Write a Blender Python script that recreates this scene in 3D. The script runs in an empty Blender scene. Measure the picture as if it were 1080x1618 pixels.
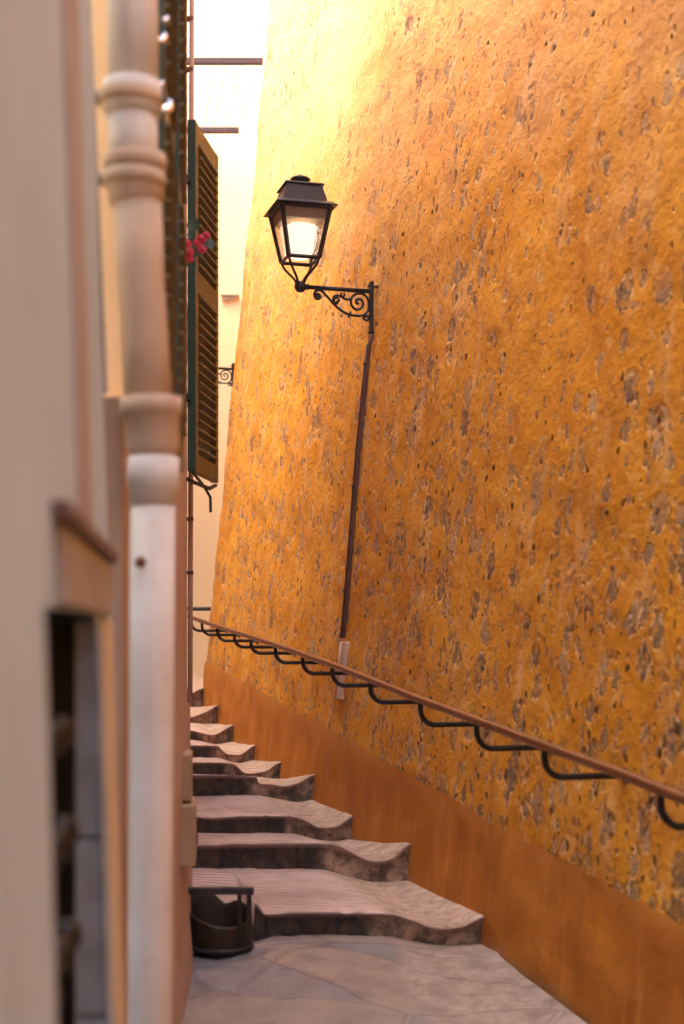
import bpy, math, random
from mathutils import Vector, Matrix, noise
random.seed(7)
SC = bpy.context.scene
COL = SC.collection

# ---------------------------------------------------------------- camera
F = 2250.0; CX = 540.0; HY = 1000.0           # focal length in photo pixels, centre column, horizon row
cam_d = bpy.data.cameras.new("camera"); cam = bpy.data.objects.new("camera", cam_d); COL.objects.link(cam)
SC.camera = cam
cam.location = (0, 0, 0); cam.rotation_euler = (math.radians(90), 0, 0)
cam_d.sensor_width = 36; cam_d.lens = 36 * F / 1618.0
cam_d.shift_y = (HY - 809) / 1618.0
cam_d.clip_start = .05; cam_d.clip_end = 400
cam_d.dof.use_dof = True; cam_d.dof.focus_distance = 8.4; cam_d.dof.aperture_fstop = 2.3
cam_d.dof.aperture_blades = 0

# ---------------------------------------------------------------- light
EL = math.radians(62); tx, ty = .86, .51      # the sun travels to the right and up the lane
W = bpy.data.worlds.new("World"); SC.world = W; W.use_nodes = True
nt = W.node_tree
sky = nt.nodes.new("ShaderNodeTexSky"); sky.sky_type = 'NISHITA'; sky.sun_disc = False
sky.sun_elevation = EL; sky.sun_rotation = math.atan2(-tx, -ty)
sky.air_density = 1.0; sky.dust_density = 4.0; sky.ozone_density = .6
nt.links.new(sky.outputs[0], nt.nodes["Background"].inputs[0])
nt.nodes["Background"].inputs[1].default_value = .15
sd = bpy.data.lights.new("sun", 'SUN'); so = bpy.data.objects.new("sun", sd); COL.objects.link(so)
sd.energy = 1.2; sd.angle = math.radians(50); sd.color = (1, .87, .7)
dv = Vector((tx * math.cos(EL), ty * math.cos(EL), -math.sin(EL)))
so.rotation_euler = dv.to_track_quat('-Z', 'Y').to_euler(); so.location = (-4, -6, 12)
SC.view_settings.view_transform = 'Standard'; SC.view_settings.look = 'None'
SC.view_settings.gamma = 1; SC.view_settings.use_curve_mapping = False
SC.view_settings.exposure = 2.85
SC.cycles.use_denoising = True
SC.cycles.max_bounces = 14; SC.cycles.diffuse_bounces = 9; SC.cycles.caustics_reflective = False
SC.cycles.caustics_refractive = False; SC.cycles.sample_clamp_indirect = 8

# ---------------------------------------------------------------- helpers
def P(px, py, Y): return Vector(((px - CX) / F * Y, Y, (HY - py) / F * Y))
def lerp(a, b, t): return a + (b - a) * t
def sinterp(pts, x):
    if x <= pts[0][0]: return pts[0][1]
    for i in range(len(pts) - 1):
        if x <= pts[i + 1][0]:
            x1, y1 = pts[i]; x2, y2 = pts[i + 1]; h = x2 - x1; t = (x - x1) / h
            m1 = (y2 - pts[i - 1][1]) / (x2 - pts[i - 1][0]) if i > 0 else (y2 - y1) / h
            m2 = (pts[i + 2][1] - y1) / (pts[i + 2][0] - x1) if i + 2 < len(pts) else (y2 - y1) / h * 1.6
            lim = 3 * abs((y2 - y1) / h)
            if i > 0: m1 = max(-lim, min(lim, m1))
            if i + 2 < len(pts): m2 = max(-lim, min(lim, m2))
            return (2*t**3-3*t*t+1)*y1 + (t**3-2*t*t+t)*h*m1 + (-2*t**3+3*t*t)*y2 + (t**3-t*t)*h*m2
    return pts[-1][1]
def interp(pts, x):
    if x <= pts[0][0]: return pts[0][1]
    for (a, va), (b, vb) in zip(pts, pts[1:]):
        if x <= b: return lerp(va, vb, (x - a) / (b - a))
    return pts[-1][1]

class MB:
    def __init__(s): s.v = []; s.f = []; s.mi = []; s.uv = None
    def add(s, vs, fs, m=0):
        n = len(s.v); s.v += [tuple(v) for v in vs]
        s.f += [tuple(i + n for i in f) for f in fs]; s.mi += [m] * len(fs); return s
    def box(s, c, d, M=None, m=0):
        x, y, z = d[0] / 2, d[1] / 2, d[2] / 2; c = Vector(c)
        vs = [Vector((sx * x, sy * y, sz * z)) for sx in (-1, 1) for sy in (-1, 1) for sz in (-1, 1)]
        if M is not None: vs = [M @ v for v in vs]
        vs = [v + c for v in vs]
        return s.add(vs, [(0, 1, 3, 2), (4, 6, 7, 5), (0, 4, 5, 1), (2, 3, 7, 6), (0, 2, 6, 4), (1, 5, 7, 3)], m)
    def hexa(s, b, t, m=0):          # four bottom points, four top points
        return s.add(list(b) + list(t), [(3, 2, 1, 0), (4, 5, 6, 7)] + [(i, (i + 1) % 4, 4 + (i + 1) % 4, 4 + i) for i in range(4)], m)
    def tube(s, pts, r, n=10, cap=True, m=0, flat=1.0):
        pts = [Vector(p) for p in pts]; N = len(pts)
        rr = r if isinstance(r, (list, tuple)) else [r] * N
        up = None; vs = []
        for i, p in enumerate(pts):
            t = (pts[min(i + 1, N - 1)] - pts[max(i - 1, 0)]).normalized()
            if up is None:
                up = Vector((0, 0, 1)) if abs(t.z) < .9 else Vector((0, 1, 0))
            a = (up - t * up.dot(t)).normalized(); up = a; b = t.cross(a)
            for k in range(n):
                q = 2 * math.pi * k / n
                vs.append(p + (a * math.cos(q) * flat + b * math.sin(q)) * rr[i])
        fs = [(i * n + k, i * n + (k + 1) % n, (i + 1) * n + (k + 1) % n, (i + 1) * n + k) for i in range(N - 1) for k in range(n)]
        if cap: fs += [tuple(range(n))[::-1], tuple(range((N - 1) * n, N * n))]
        return s.add(vs, fs, m)
    def lathe(s, prof, c=(0, 0, 0), n=20, m=0, M=None):
        c = Vector(c); vs = []
        for r, z in prof:
            for k in range(n):
                q = 2 * math.pi * k / n; v = Vector((r * math.cos(q), r * math.sin(q), z))
                if M is not None: v = M @ v
                vs.append(c + v)
        L = len(prof)
        fs = [(i * n + k, i * n + (k + 1) % n, (i + 1) * n + (k + 1) % n, (i + 1) * n + k) for i in range(L - 1) for k in range(n)]
        fs += [tuple(range(n))[::-1], tuple(range((L - 1) * n, L * n))]
        return s.add(vs, fs, m)
    def grid(s, fn, us, vs_, m=0, flip=False):
        nu, nv = len(us), len(vs_)
        vs = [fn(u, v) for u in us for v in vs_]
        fs = []
        for i in range(nu - 1):
            for j in range(nv - 1):
                q = (i * nv + j, (i + 1) * nv + j, (i + 1) * nv + j + 1, i * nv + j + 1)
                fs.append(q[::-1] if flip else q)
        if s.uv is None: s.uv = {}
        n0 = len(s.v)
        for i, u in enumerate(us):
            for j, v in enumerate(vs_): s.uv[n0 + i * nv + j] = (u, v)
        return s.add(vs, fs, m)
    def build(s, name, mats, parent=None, smooth=False, bevel=0, seg=2):
        me = bpy.data.meshes.new(name); me.from_pydata(s.v, [], s.f)
        if not isinstance(mats, (list, tuple)): mats = [mats]
        for m in mats: me.materials.append(m)
        me.polygons.foreach_set('material_index', s.mi)
        if smooth: me.polygons.foreach_set('use_smooth', [True] * len(s.f))
        if s.uv is not None:
            L = me.uv_layers.new(name='uv')
            for l in me.loops: L.data[l.index].uv = s.uv.get(l.vertex_index, (0, 0))
        me.update()
        o = bpy.data.objects.new(name, me); COL.objects.link(o)
        if parent is not None: o.parent = parent
        if bevel:
            b = o.modifiers.new('bevel', 'BEVEL'); b.width = bevel; b.segments = seg; b.limit_method = 'ANGLE'; b.angle_limit = .6
            b.harden_normals = False
        if smooth is True and bevel == 0: pass
        return o

def tag(o, label=None, cat=None, group=None, kind=None):
    if label: o['label'] = label
    if cat: o['category'] = cat
    if group: o['group'] = group
    if kind: o['kind'] = kind
    return o
def empty(name, loc, label, cat, group=None, M=None):
    o = bpy.data.objects.new(name, None); COL.objects.link(o); o.empty_display_size = .1
    o.matrix_world = (Matrix.Translation(Vector(loc)) @ (M.to_4x4() if M is not None else Matrix.Identity(4)))
    return tag(o, label, cat, group)
def rotz(a): return Matrix.Rotation(a, 3, 'Z')
def nz(x, y, z, s=1.0): return noise.noise(Vector((x * s, y * s, z * s)))
def fr(a, b, n): return [a + (b - a) * i / n for i in range(n + 1)]
def rel(pts, o): return [Vector(p) - Vector(o) for p in pts]

# ---------------------------------------------------------------- materials
class NT:
    def __init__(s, name):
        s.m = bpy.data.materials.new(name); s.m.use_nodes = True; s.t = s.m.node_tree
        s.b = s.t.nodes["Principled BSDF"]
    def n(s, typ, **kw):
        x = s.t.nodes.new(typ)
        for k, v in kw.items():
            if k.startswith('i_'):
                key = k[2:]; key = int(key) if key.isdigit() else key.replace('_', ' ')
                s.set(x.inputs[key], v)
            else: setattr(x, k, v)
        return x
    def set(s, inp, v):
        if isinstance(v, bpy.types.NodeSocket): s.t.links.new(v, inp)
        elif isinstance(v, (tuple, list)) and inp.type == 'RGBA' and len(v) == 3: inp.default_value = (*v, 1)
        else: inp.default_value = v
    def math(s, op, a, b=0.0, c=0.0, clamp=False):
        x = s.n('ShaderNodeMath', operation=op); x.use_clamp = clamp
        s.set(x.inputs[0], a); s.set(x.inputs[1], b); s.set(x.inputs[2], c); return x.outputs[0]
    def mix(s, f, a, b, mode='MIX'):
        x = s.n('ShaderNodeMix', data_type='RGBA', blend_type=mode)
        s.set(x.inputs[0], f); s.set(x.inputs[6], a); s.set(x.inputs[7], b); return x.outputs[2]
    def mr(s, v, a, b, c=0.0, d=1.0, smooth=True):
        x = s.n('ShaderNodeMapRange'); x.interpolation_type = 'SMOOTHSTEP' if smooth else 'LINEAR'
        s.set(x.inputs[0], v)
        for i, q in enumerate((a, b, c, d)): s.set(x.inputs[i + 1], q)
        return x.outputs[0]
    def noise(s, vec, scale, detail=4, rough=.55, dist=0.0, col=False):
        x = s.n('ShaderNodeTexNoise'); s.set(x.inputs['Vector'], vec)
        x.inputs['Scale'].default_value = scale; x.inputs['Detail'].default_value = detail
        x.inputs['Roughness'].default_value = rough; x.inputs['Distortion'].default_value = dist
        return x.outputs['Color' if col else 'Fac']
    def voro(s, vec, scale, feature='F1', rnd=1.0):
        x = s.n('ShaderNodeTexVoronoi', feature=feature); s.set(x.inputs['Vector'], vec)
        x.inputs['Scale'].default_value = scale; x.inputs['Randomness'].default_value = rnd; return x
    def scale(s, vec, k):
        x = s.n('ShaderNodeVectorMath', operation='MULTIPLY'); s.set(x.inputs[0], vec); x.inputs[1].default_value = k; return x.outputs[0]
    def warp(s, vec, scale, amt):
        c = s.noise(vec, scale, 2, .5, 0, True)
        a = s.n('ShaderNodeVectorMath', operation='SUBTRACT'); s.set(a.inputs[0], c); a.inputs[1].default_value = (.5, .5, .5)
        b = s.n('ShaderNodeVectorMath', operation='SCALE'); s.set(b.inputs[0], a.outputs[0]); b.inputs[3].default_value = amt
        d = s.n('ShaderNodeVectorMath', operation='ADD'); s.set(d.inputs[0], vec); s.set(d.inputs[1], b.outputs[0]); return d.outputs[0]
    def pos(s): return s.n('ShaderNodeNewGeometry').outputs['Position']
    def uv(s): return s.n('ShaderNodeTexCoord').outputs['UV']
    def obj(s): return s.n('ShaderNodeTexCoord').outputs['Object']
    def sep(s, v):
        x = s.n('ShaderNodeSeparateXYZ'); s.set(x.inputs[0], v); return x.outputs
    def bump(s, h, strength=.5, dist=.01, normal=None):
        x = s.n('ShaderNodeBump'); x.inputs['Strength'].default_value = strength; x.inputs['Distance'].default_value = dist
        s.set(x.inputs['Height'], h)
        if normal is not None: s.set(x.inputs['Normal'], normal)
        return x.outputs[0]
    def out(s, col=None, rough=None, metal=None, normal=None, **kw):
        if col is not None: s.set(s.b.inputs['Base Color'], col)
        if rough is not None: s.set(s.b.inputs['Roughness'], rough)
        if metal is not None: s.set(s.b.inputs['Metallic'], metal)
        if normal is not None: s.set(s.b.inputs['Normal'], normal)
        for k, v in kw.items(): s.set(s.b.inputs[k.replace('_', ' ')], v)
        return s.m

def simple(name, c1, c2=None, scale=6, rough=.6, metal=0, bump=.2, bd=.004, bscale=60, spec=.5):
    q = NT(name); p = q.pos(); c2 = c2 or tuple(x * .7 for x in c1)
    f = q.mr(q.noise(p, scale, 5, .6), .3, .7)
    col = q.mix(f, c1, c2)
    rr = q.mr(q.noise(p, scale * 3, 3), .3, .7, rough - .08, rough + .1)
    q.out(col, rr, metal, q.bump(q.noise(p, bscale, 4, .6), bump, bd))
    q.b.inputs['Specular IOR Level'].default_value = spec
    return q.m

# ochre rubble wall: render with stones showing through
def mat_rubble():
    q = NT('ochre_render_with_stones'); uv = q.uv(); U, V, _ = q.sep(uv)
    # height above the lane foot drives how much stone shows
    low = q.mr(V, .2, 4.4, 1, 0)
    patch = q.mr(q.noise(uv, .55, 3, .5), .30, .62)
    amount = q.math('MULTIPLY_ADD', low, .40, q.math('MULTIPLY', patch, .30))
    wv = q.warp(q.warp(uv, 3.0, .10), 14.0, .045)
    gr = q.noise(uv, 170, 3, .65)
    lump = q.noise(uv, 7, 5, .6)
    mid = q.noise(uv, 30, 4, .6)
    base = q.mix(q.mr(q.noise(uv, 1.1, 5, .62), .3, .7), (.77, .365, .036), (.67, .275, .018))
    base = q.mix(q.mr(q.noise(q.scale(uv, (3.0, .7, 1)), 2.2, 4, .6), .5, .75, 0, .55), base, (.80, .52, .28))
    base = q.mix(q.mr(mid, .54, .74, 0, .6), base, (.50, .15, .02))
    base = q.mix(q.mr(gr, .56, .78, 0, .45), base, (.34, .12, .015))
    base = q.mix(q.mr(q.noise(q.scale(wv, (1.2, .8, 1)), 4.5, 5, .62), .50, .68, 0, .55), base, (.50, .195, .022))
    base = q.mix(q.mr(q.noise(wv, 9, 4, .6), .56, .70, 0, .45), base, (.80, .52, .22))
    base = q.mix(q.mr(q.math('ADD', V, q.math('MULTIPLY', q.math('SUBTRACT', q.noise(uv, 1.2, 5, .65), .5), 3.0)), 2.4, 5.6, 0, .85), base, (.79, .49, .25))  # paler upwards: bleached limewash plus glare painted into the colour
    # large stones
    def layer(scale, w0, dens, k, vec):
        v1 = q.voro(vec, scale); ve = q.voro(vec, scale, 'DISTANCE_TO_EDGE')
        c = q.sep(v1.outputs['Color'])
        thr = q.math('ADD', q.math('MULTIPLY', amount, k), dens)
        on = q.mr(q.math('SUBTRACT', thr, c[0]), 0, .05)
        size = q.mr(c[1], 0, 1, w0 * .55, w0, False)
        d = q.math('SUBTRACT', q.math('ADD', v1.outputs['Distance'], q.math('MULTIPLY', q.math('SUBTRACT', mid, .5), .28)), size)
        inside = q.math('MULTIPLY', q.mr(d, -.03, .03, 1, 0), on)
        ring = q.math('MULTIPLY', q.math('MULTIPLY', q.mr(d, -.08, .0), q.mr(d, .03, .12, 1, 0)), on)
        return inside, ring, c, d, on
    s1 = layer(6.6, .41, .02, .95, q.scale(wv, (1.0, .82, 1)))
    s2 = layer(12.0, .42, .08, .85, q.scale(wv, (1.0, .75, 1)))
    s3 = layer(27.0, .42, .08, .60, q.scale(wv, (1.0, .70, 1)))
    stonetex = q.noise(uv, 55, 5, .7)
    col = base
    hgt = q.math('ADD', q.math('MULTIPLY', lump, .9), q.math('ADD', q.math('MULTIPLY', mid, .42), q.math('MULTIPLY', gr, .12)))
    for (ins, ring, c, d, on), ca, cb, cc in ((s3, (.34, .12, .02), (.28, .16, .08), (.88, .60, .34)), (s2, (.22, .12, .055), (.52, .33, .18), (.88, .58, .30)), (s1, (.14, .078, .038), (.40, .24, .12), (.86, .56, .28))):
        st = q.mix(c[2], ca, cb)
        st = q.mix(q.mr(stonetex, .35, .72, 0, .7), st, q.mix(.5, st, (.64, .47, .34)))
        st = q.mix(q.mr(stonetex, .30, .45, .6, 0), st, (.07, .045, .03))
        col = q.mix(q.math('MULTIPLY', ring, .55), col, q.mix(q.mr(mid, .47, .53), (.14, .055, .015), cc))
        cover = q.mr(q.noise(uv, 22, 4, .65), .36, .60, .18, .95)     # limewash still clinging to the stones
        col = q.mix(q.math('MULTIPLY', ins, cover), col, st)
        hgt = q.math('SUBTRACT', hgt, q.math('MULTIPLY', ins, q.mr(c[1], 0, 1, .15, .55)))
        hgt = q.math('ADD', hgt, q.math('MULTIPLY', q.math('MULTIPLY', ins, stonetex), .9))
        hgt = q.math('ADD', hgt, q.math('MULTIPLY', ring, .14))
    # small brown hollows where the render has dropped out
    pv2 = q.voro(q.scale(q.warp(uv, 16, .05), (1.0, .62, 1)), 17); pc2 = q.sep(pv2.outputs['Color'])
    d2 = q.math('ADD', pv2.outputs['Distance'], q.math('MULTIPLY', q.math('SUBTRACT', mid, .5), .5))
    hol = q.math('MULTIPLY', q.mr(d2, .10, .24, 1, 0), q.mr(q.math('SUBTRACT', q.math('MULTIPLY', amount, .75), pc2[0]), 0, .04))
    col = q.mix(q.math('MULTIPLY', hol, .8), col, q.mix(pc2[1], (.20, .075, .018), (.07, .035, .015)))
    hgt = q.math('SUBTRACT', hgt, q.math('MULTIPLY', hol, .7))
    # dark pits
    pv = q.voro(q.warp(uv, 20, .04), 8.5); pc = q.sep(pv.outputs['Color'])
    pit = q.math('MULTIPLY', q.mr(pv.outputs['Distance'], .07, .17, 1, 0), q.mr(q.math('SUBTRACT', q.math('ADD', amount, .12), pc[0]), 0, .04))
    col = q.mix(q.math('MULTIPLY', pit, .85), col, (.05, .028, .012))
    hgt = q.math('SUBTRACT', hgt, q.math('MULTIPLY', pit, .9))
    nrm = q.bump(hgt, .8, .022)
    q.out(col, .95, 0, nrm); q.b.inputs['Specular IOR Level'].default_value = .08
    return q.m

def mat_plinth():
    q = NT('smooth_ochre_plinth'); uv = q.uv(); U, V, _ = q.sep(uv)
    c = q.mix(q.mr(q.noise(q.scale(uv, (1, .35, 1)), 3.0, 5, .6), .3, .7), (.56, .215, .020), (.42, .145, .011))
    c = q.mix(q.mr(q.noise(q.scale(uv, (9, .6, 1)), 2.5, 4, .6), .52, .74, 0, .6), c, (.66, .30, .06))
    c = q.mix(q.mr(q.noise(uv, 2.3, 6, .7), .58, .78, 0, .55), c, (.25, .085, .015))
    c = q.mix(q.mr(q.math('ADD', V, q.math('MULTIPLY', q.math('SUBTRACT', q.noise(uv, 5, 6, .65), .5), .22)), .40, .54, 0, .75), c, (.64, .27, .045))
    d = q.math('ADD', V, q.math('MULTIPLY', q.noise(uv, 6, 4, .6), .16))
    c = q.mix(q.mr(d, .06, .17, .75, 0), c, (.34, .22, .13))
    h = q.math('ADD', q.noise(uv, 5, 4, .55), q.math('MULTIPLY', q.noise(q.scale(uv, (1, .4, 1)), 60, 3, .6), .12))
    q.out(c, .8, 0, q.bump(h, .6, .02)); q.b.inputs['Specular IOR Level'].default_value = .25
    return q.m

def mat_tread():
    q = NT('worn_stone_tread'); uv = q.uv(); p = q.pos(); U, V, _ = q.sep(uv)
    base = q.mix(q.mr(q.noise(p, 3, 5, .6), .3, .7), (.70, .50, .40), (.48, .335, .27))
    wv = q.n('ShaderNodeTexWave', wave_type='BANDS', bands_direction='Y'); q.set(wv.inputs['Vector'], q.scale(p, (1, 1, 0)))
    wv.inputs['Scale'].default_value = 6.5; wv.inputs['Distortion'].default_value = 6; wv.inputs['Detail'].default_value = 4; wv.inputs['Detail Scale'].default_value = .6
    groove = q.mr(wv.outputs['Fac'], .04, .30, 1, 0)
    gm = q.math('MULTIPLY', groove, q.mr(q.noise(p, 1.7, 3), .35, .55))
    base = q.mix(q.math('MULTIPLY', gm, .75), base, (.13, .075, .06))
    base = q.mix(q.mr(q.noise(p, 9, 6, .7), .52, .72, 0, .55), base, (.20, .135, .115))
    base = q.mix(q.mr(q.noise(p, 45, 4, .7), .60, .72, 0, .6), base, (.58, .47, .41))
    edge = q.math('ADD', U, q.math('MULTIPLY', q.math('SUBTRACT', q.noise(p, 7, 3), .5), .12))
    gut = q.mr(edge, .66, .72)
    pb = q.voro(q.warp(p, 20, .02), 38, 'F1')
    pebc = q.mix(q.mr(q.noise(p, 12, 8, .62), .35, .65), (.64, .46, .33), (.42, .28, .19))
    pebc = q.mix(q.mr(pb.outputs['Distance'], .45, .8, 0, .35), pebc, (.20, .13, .09))
    col = q.mix(gut, base, pebc)
    h = q.math('SUBTRACT', q.noise(p, 14, 6, .65), q.math('MULTIPLY', gm, .8))
    h = q.math('SUBTRACT', h, q.math('MULTIPLY', gut, q.math('MULTIPLY', pb.outputs['Distance'], .5)))
    q.out(col, q.mr(q.noise(p, 10, 3), .3, .7, .55, .85), 0, q.bump(h, .7, .012)); return q.m

def mat_riser():
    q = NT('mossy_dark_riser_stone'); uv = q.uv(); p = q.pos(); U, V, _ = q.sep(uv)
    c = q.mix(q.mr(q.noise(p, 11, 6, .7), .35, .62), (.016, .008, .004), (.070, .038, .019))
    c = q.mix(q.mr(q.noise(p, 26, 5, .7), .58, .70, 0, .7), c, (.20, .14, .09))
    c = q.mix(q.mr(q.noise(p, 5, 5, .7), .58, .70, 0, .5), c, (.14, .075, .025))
    br = q.voro(q.scale(uv, (1, .001, 1)), 5.5, 'DISTANCE_TO_EDGE')
    joint = q.mr(br.outputs['Distance'], .006, .022, 1, 0)
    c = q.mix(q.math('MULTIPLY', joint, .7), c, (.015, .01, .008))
    edge = q.math('ADD', U, q.math('MULTIPLY', q.math('SUBTRACT', q.noise(p, 9, 4), .5), .16))
    g = q.mr(edge, .60, .66)
    g2 = q.mr(edge, .05, .11, 1, 0)
    gt = q.math('MAXIMUM', g, q.math('MULTIPLY', g2, .8))
    pe = q.mix(q.mr(q.noise(p, 13, 9, .68), .38, .62), (.44, .29, .19), (.11, .065, .04))
    pe = q.mix(q.mr(q.noise(p, 6, 4, .6), .52, .66, 0, .75), pe, (.07, .05, .035))
    c = q.mix(gt, c, pe)
    lip = q.mr(V, .80, .97)
    c = q.mix(q.math('MULTIPLY', lip, .75), c, (.38, .26, .21))
    h = q.math('SUBTRACT', q.noise(p, 16, 6, .7), q.math('MULTIPLY', joint, .4))
    q.out(c, .8, 0, q.bump(h, .9, .02)); return q.m

def mat_paving():
    q = NT('lane_paving_slabs'); p = q.pos(); uv = q.uv(); U, V, _ = q.sep(uv)
    wp = q.warp(p, 2.2, .22)
    sl = q.voro(q.scale(wp, (1.0, 1.9, 0)), 1.5, 'F1', .9); se = q.voro(q.scale(wp, (1.0, 1.9, 0)), 1.5, 'DISTANCE_TO_EDGE', .9)
    c3 = q.sep(sl.outputs['Color'])
    c = q.mix(c3[0], (.31, .225, .19), (.215, .205, .205))
    c = q.mix(q.mr(c3[1], .4, .8, 0, .6), c, (.36, .25, .175))
    c = q.mix(q.mr(q.noise(p, 5, 6, .7), .4, .66, 0, .6), c, (.17, .12, .105))
    c = q.mix(q.mr(q.noise(q.scale(p, (1, 4.5, 1)), 5, 5, .65), .56, .70, 0, .55), c, (.42, .33, .28))
    joint = q.mr(se.outputs['Distance'], .008, .03, 1, 0)
    c = q.mix(q.math('MULTIPLY', q.math('MULTIPLY', joint, .4), q.mr(q.noise(p, 2.5, 3), .4, .6)), c, (.09, .06, .05))
    edge = q.math('ADD', U, q.math('MULTIPLY', q.math('SUBTRACT', q.noise(p, 5, 3), .5), .10))
    g = q.mr(edge, .70, .76)
    pb = q.voro(q.warp(p, 20, .02), 34, 'F1')
    pc = q.mix(q.mr(q.noise(p, 10, 8, .62), .35, .65), (.42, .31, .25), (.29, .21, .165))
    pc = q.mix(q.mr(pb.outputs['Distance'], .45, .8, 0, .3), pc, (.17, .115, .09))
    c = q.mix(g, c, pc)
    h = q.math('SUBTRACT', q.math('ADD', q.noise(p, 10, 6, .65), q.math('MULTIPLY', c3[2], .5)), joint)
    q.out(c, q.mr(q.noise(p, 6, 4), .3, .7, .42, .75), 0, q.bump(h, .7, .013)); return q.m

def mat_plaster(name, a, b, stain, sc=2.0, streak=.5, bump=.35):
    q = NT(name); p = q.pos()
    c = q.mix(q.mr(q.noise(p, sc, 5, .6), .3, .7), a, b)
    c = q.mix(q.mr(q.noise(q.scale(p, (4, 4, .5)), 2.4, 5, .65), .52, .76, 0, streak), c, stain)
    c = q.mix(q.mr(q.noise(p, 24, 4, .6), .55, .75, 0, .25), c, stain)
    h = q.math('ADD', q.noise(p, 4, 4, .5), q.math('MULTIPLY', q.noise(p, 90, 3, .6), .25))
    q.out(c, .85, 0, q.bump(h, bump, .012)); q.b.inputs['Specular IOR Level'].default_value = .25
    return q.m

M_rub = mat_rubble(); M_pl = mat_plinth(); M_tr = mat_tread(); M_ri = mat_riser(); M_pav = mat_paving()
M_iron = simple('black_wrought_iron', (.006, .005, .005), (.012, .009, .008), 20, .42, .3, .25, .002, 120)
M_lampmetal = simple('dark_brown_lamp_metal', (.013, .008, .006), (.022, .013, .009), 14, .38, .4, .2, .002, 100)
q_r = NT('rubbed_brown_handrail_paint'); M_rail = q_r.out(q_r.mix(q_r.mr(q_r.noise(q_r.pos(), 40, 3), .45, .75), (.30, .125, .042), (.20, .08, .028)), .30, .65)
M_conduit = simple('red_brown_conduit_paint', (.11, .035, .018), (.06, .02, .012), 5, .5, 0, .2, .002)
M_cover = simple('grubby_white_cover', (.62, .45, .33), (.48, .30, .18), 9, .6, 0, .2, .003)
M_pipe = mat_plaster('off_white_pipe_paint', (.72, .69, .65), (.64, .57, .50), (.42, .27, .14), 4, .55, .2)
M_pipet = mat_plaster('tan_pipe_paint', (.56, .43, .32), (.48, .34, .23), (.34, .19, .09), 4, .55, .2)
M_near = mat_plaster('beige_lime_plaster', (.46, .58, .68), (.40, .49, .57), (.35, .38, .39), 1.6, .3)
M_neartrim = mat_plaster('pinkish_render_band', (.40, .36, .33), (.36, .29, .25), (.28, .18, .14), 5, .5)
M_yellowed = mat_plaster('yellowed_plaster', (.64, .52, .36), (.58, .43, .25), (.50, .30, .11), 4, .6)
M_stone = mat_plaster('pale_jamb_stone', (.34, .35, .36), (.26, .26, .27), (.22, .16, .13), 12, .5, .7)
M_lintel = mat_plaster('weathered_lintel_stone', (.38, .32, .28), (.30, .23, .18), (.20, .12, .08), 9, .6, .7)
M_dark = simple('dark_interior', (.006, .006, .005), (.012, .010, .008), 4, .9, 0, .1, .002, 60, 0.0)
M_w2 = mat_plaster('tan_pink_render', (.52, .36, .27), (.46, .29, .20), (.38, .20, .10), 2.2, .5)
M_w2end = mat_plaster('warm_cream_end_wall', (.90, .68, .42), (.88, .62, .35), (.80, .5, .25), 2.0, .4)
M_back = mat_plaster('cream_house_render', (.82, .71, .46), (.78, .65, .38), (.72, .56, .30), .6, .25, .15)
M_shut = simple('bounce_lit_green_shutter_paint', (.20, .145, .030), (.14, .10, .022), 5, .5, 0, .3, .003, 40)  # green paint turned olive: warm bounce from the wall mixed into the colour
M_shutg = simple('bottle_green_shutter_paint', (.012, .045, .026), (.018, .052, .032), 5, .45, 0, .2, .003, 40)
M_beam = simple('purple_brown_beam', (.050, .012, .014), (.036, .010, .010), 6, .6)
M_rope = simple('pale_line_cord', (.5, .42, .34), (.4, .3, .25), 9, .8)
M_box = simple('cream_box_plastic', (.40, .27, .16), (.34, .22, .12), 5, .6)
M_rust = simple('rusty_metal', (.24, .09, .025), (.12, .04, .015), 25, .8)
M_tub = simple('sooty_brown_tub_metal', (.010, .006, .004), (.040, .020, .007), 6, .5, .3, .4, .006, 30)
M_tubrim = simple('dark_grey_rim_metal', (.035, .028, .03), (.055, .042, .04), 12, .45, .4)
M_ground = simple('earth', (.2, .15, .11), (.15, .1, .08), 1)
M_leaf = simple('geranium_leaf', (.03, .085, .035), (.02, .06, .03), 20, .5)
M_petal = simple('red_petal', (.55, .012, .035), (.42, .008, .03), 20, .5)
M_weed = simple('small_weed_green', (.13, .17, .03), (.08, .12, .02), 30, .6)
M_bolt = simple('pale_bolt_metal', (.7, .6, .5), (.6, .5, .4), 10, .4, .3)

def mat_glass():
    q = NT('hammered_lamp_glass'); p = q.obj()
    v = q.voro(q.warp(p, 40, .01), 75, 'SMOOTH_F1')
    h = q.math('ADD', v.outputs['Distance'], q.math('MULTIPLY', q.noise(p, 60, 3), .6))
    q.out((.97, .90, .80), .18, 0, q.bump(h, 1.0, .008), Transmission_Weight=.96, IOR=1.35, Alpha=1.0)
    # thin pane that lets the light pass
    tr = q.n('ShaderNodeBsdfTransparent'); tr.inputs[0].default_value = (.97, .92, .84, 1)
    mx = q.n('ShaderNodeMixShader'); mx.inputs[0].default_value = .72
    q.t.links.new(tr.outputs[0], mx.inputs[1]); q.t.links.new(q.b.outputs[0], mx.inputs[2])
    q.t.links.new(mx.outputs[0], q.t.nodes['Material Output'].inputs[0])
    return q.m
M_glass = mat_glass()
qd = NT('lit_lamp_diffuser'); qd.out((.9, .8, .65), .6, 0)
qd.b.inputs['Emission Color'].default_value = (1, .84, .66, 1); qd.b.inputs['Emission Strength'].default_value = .21
M_bulb = qd.m
M_white = simple('white_enamel', (.82, .76, .72), (.76, .7, .66), 10, .5)

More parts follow.
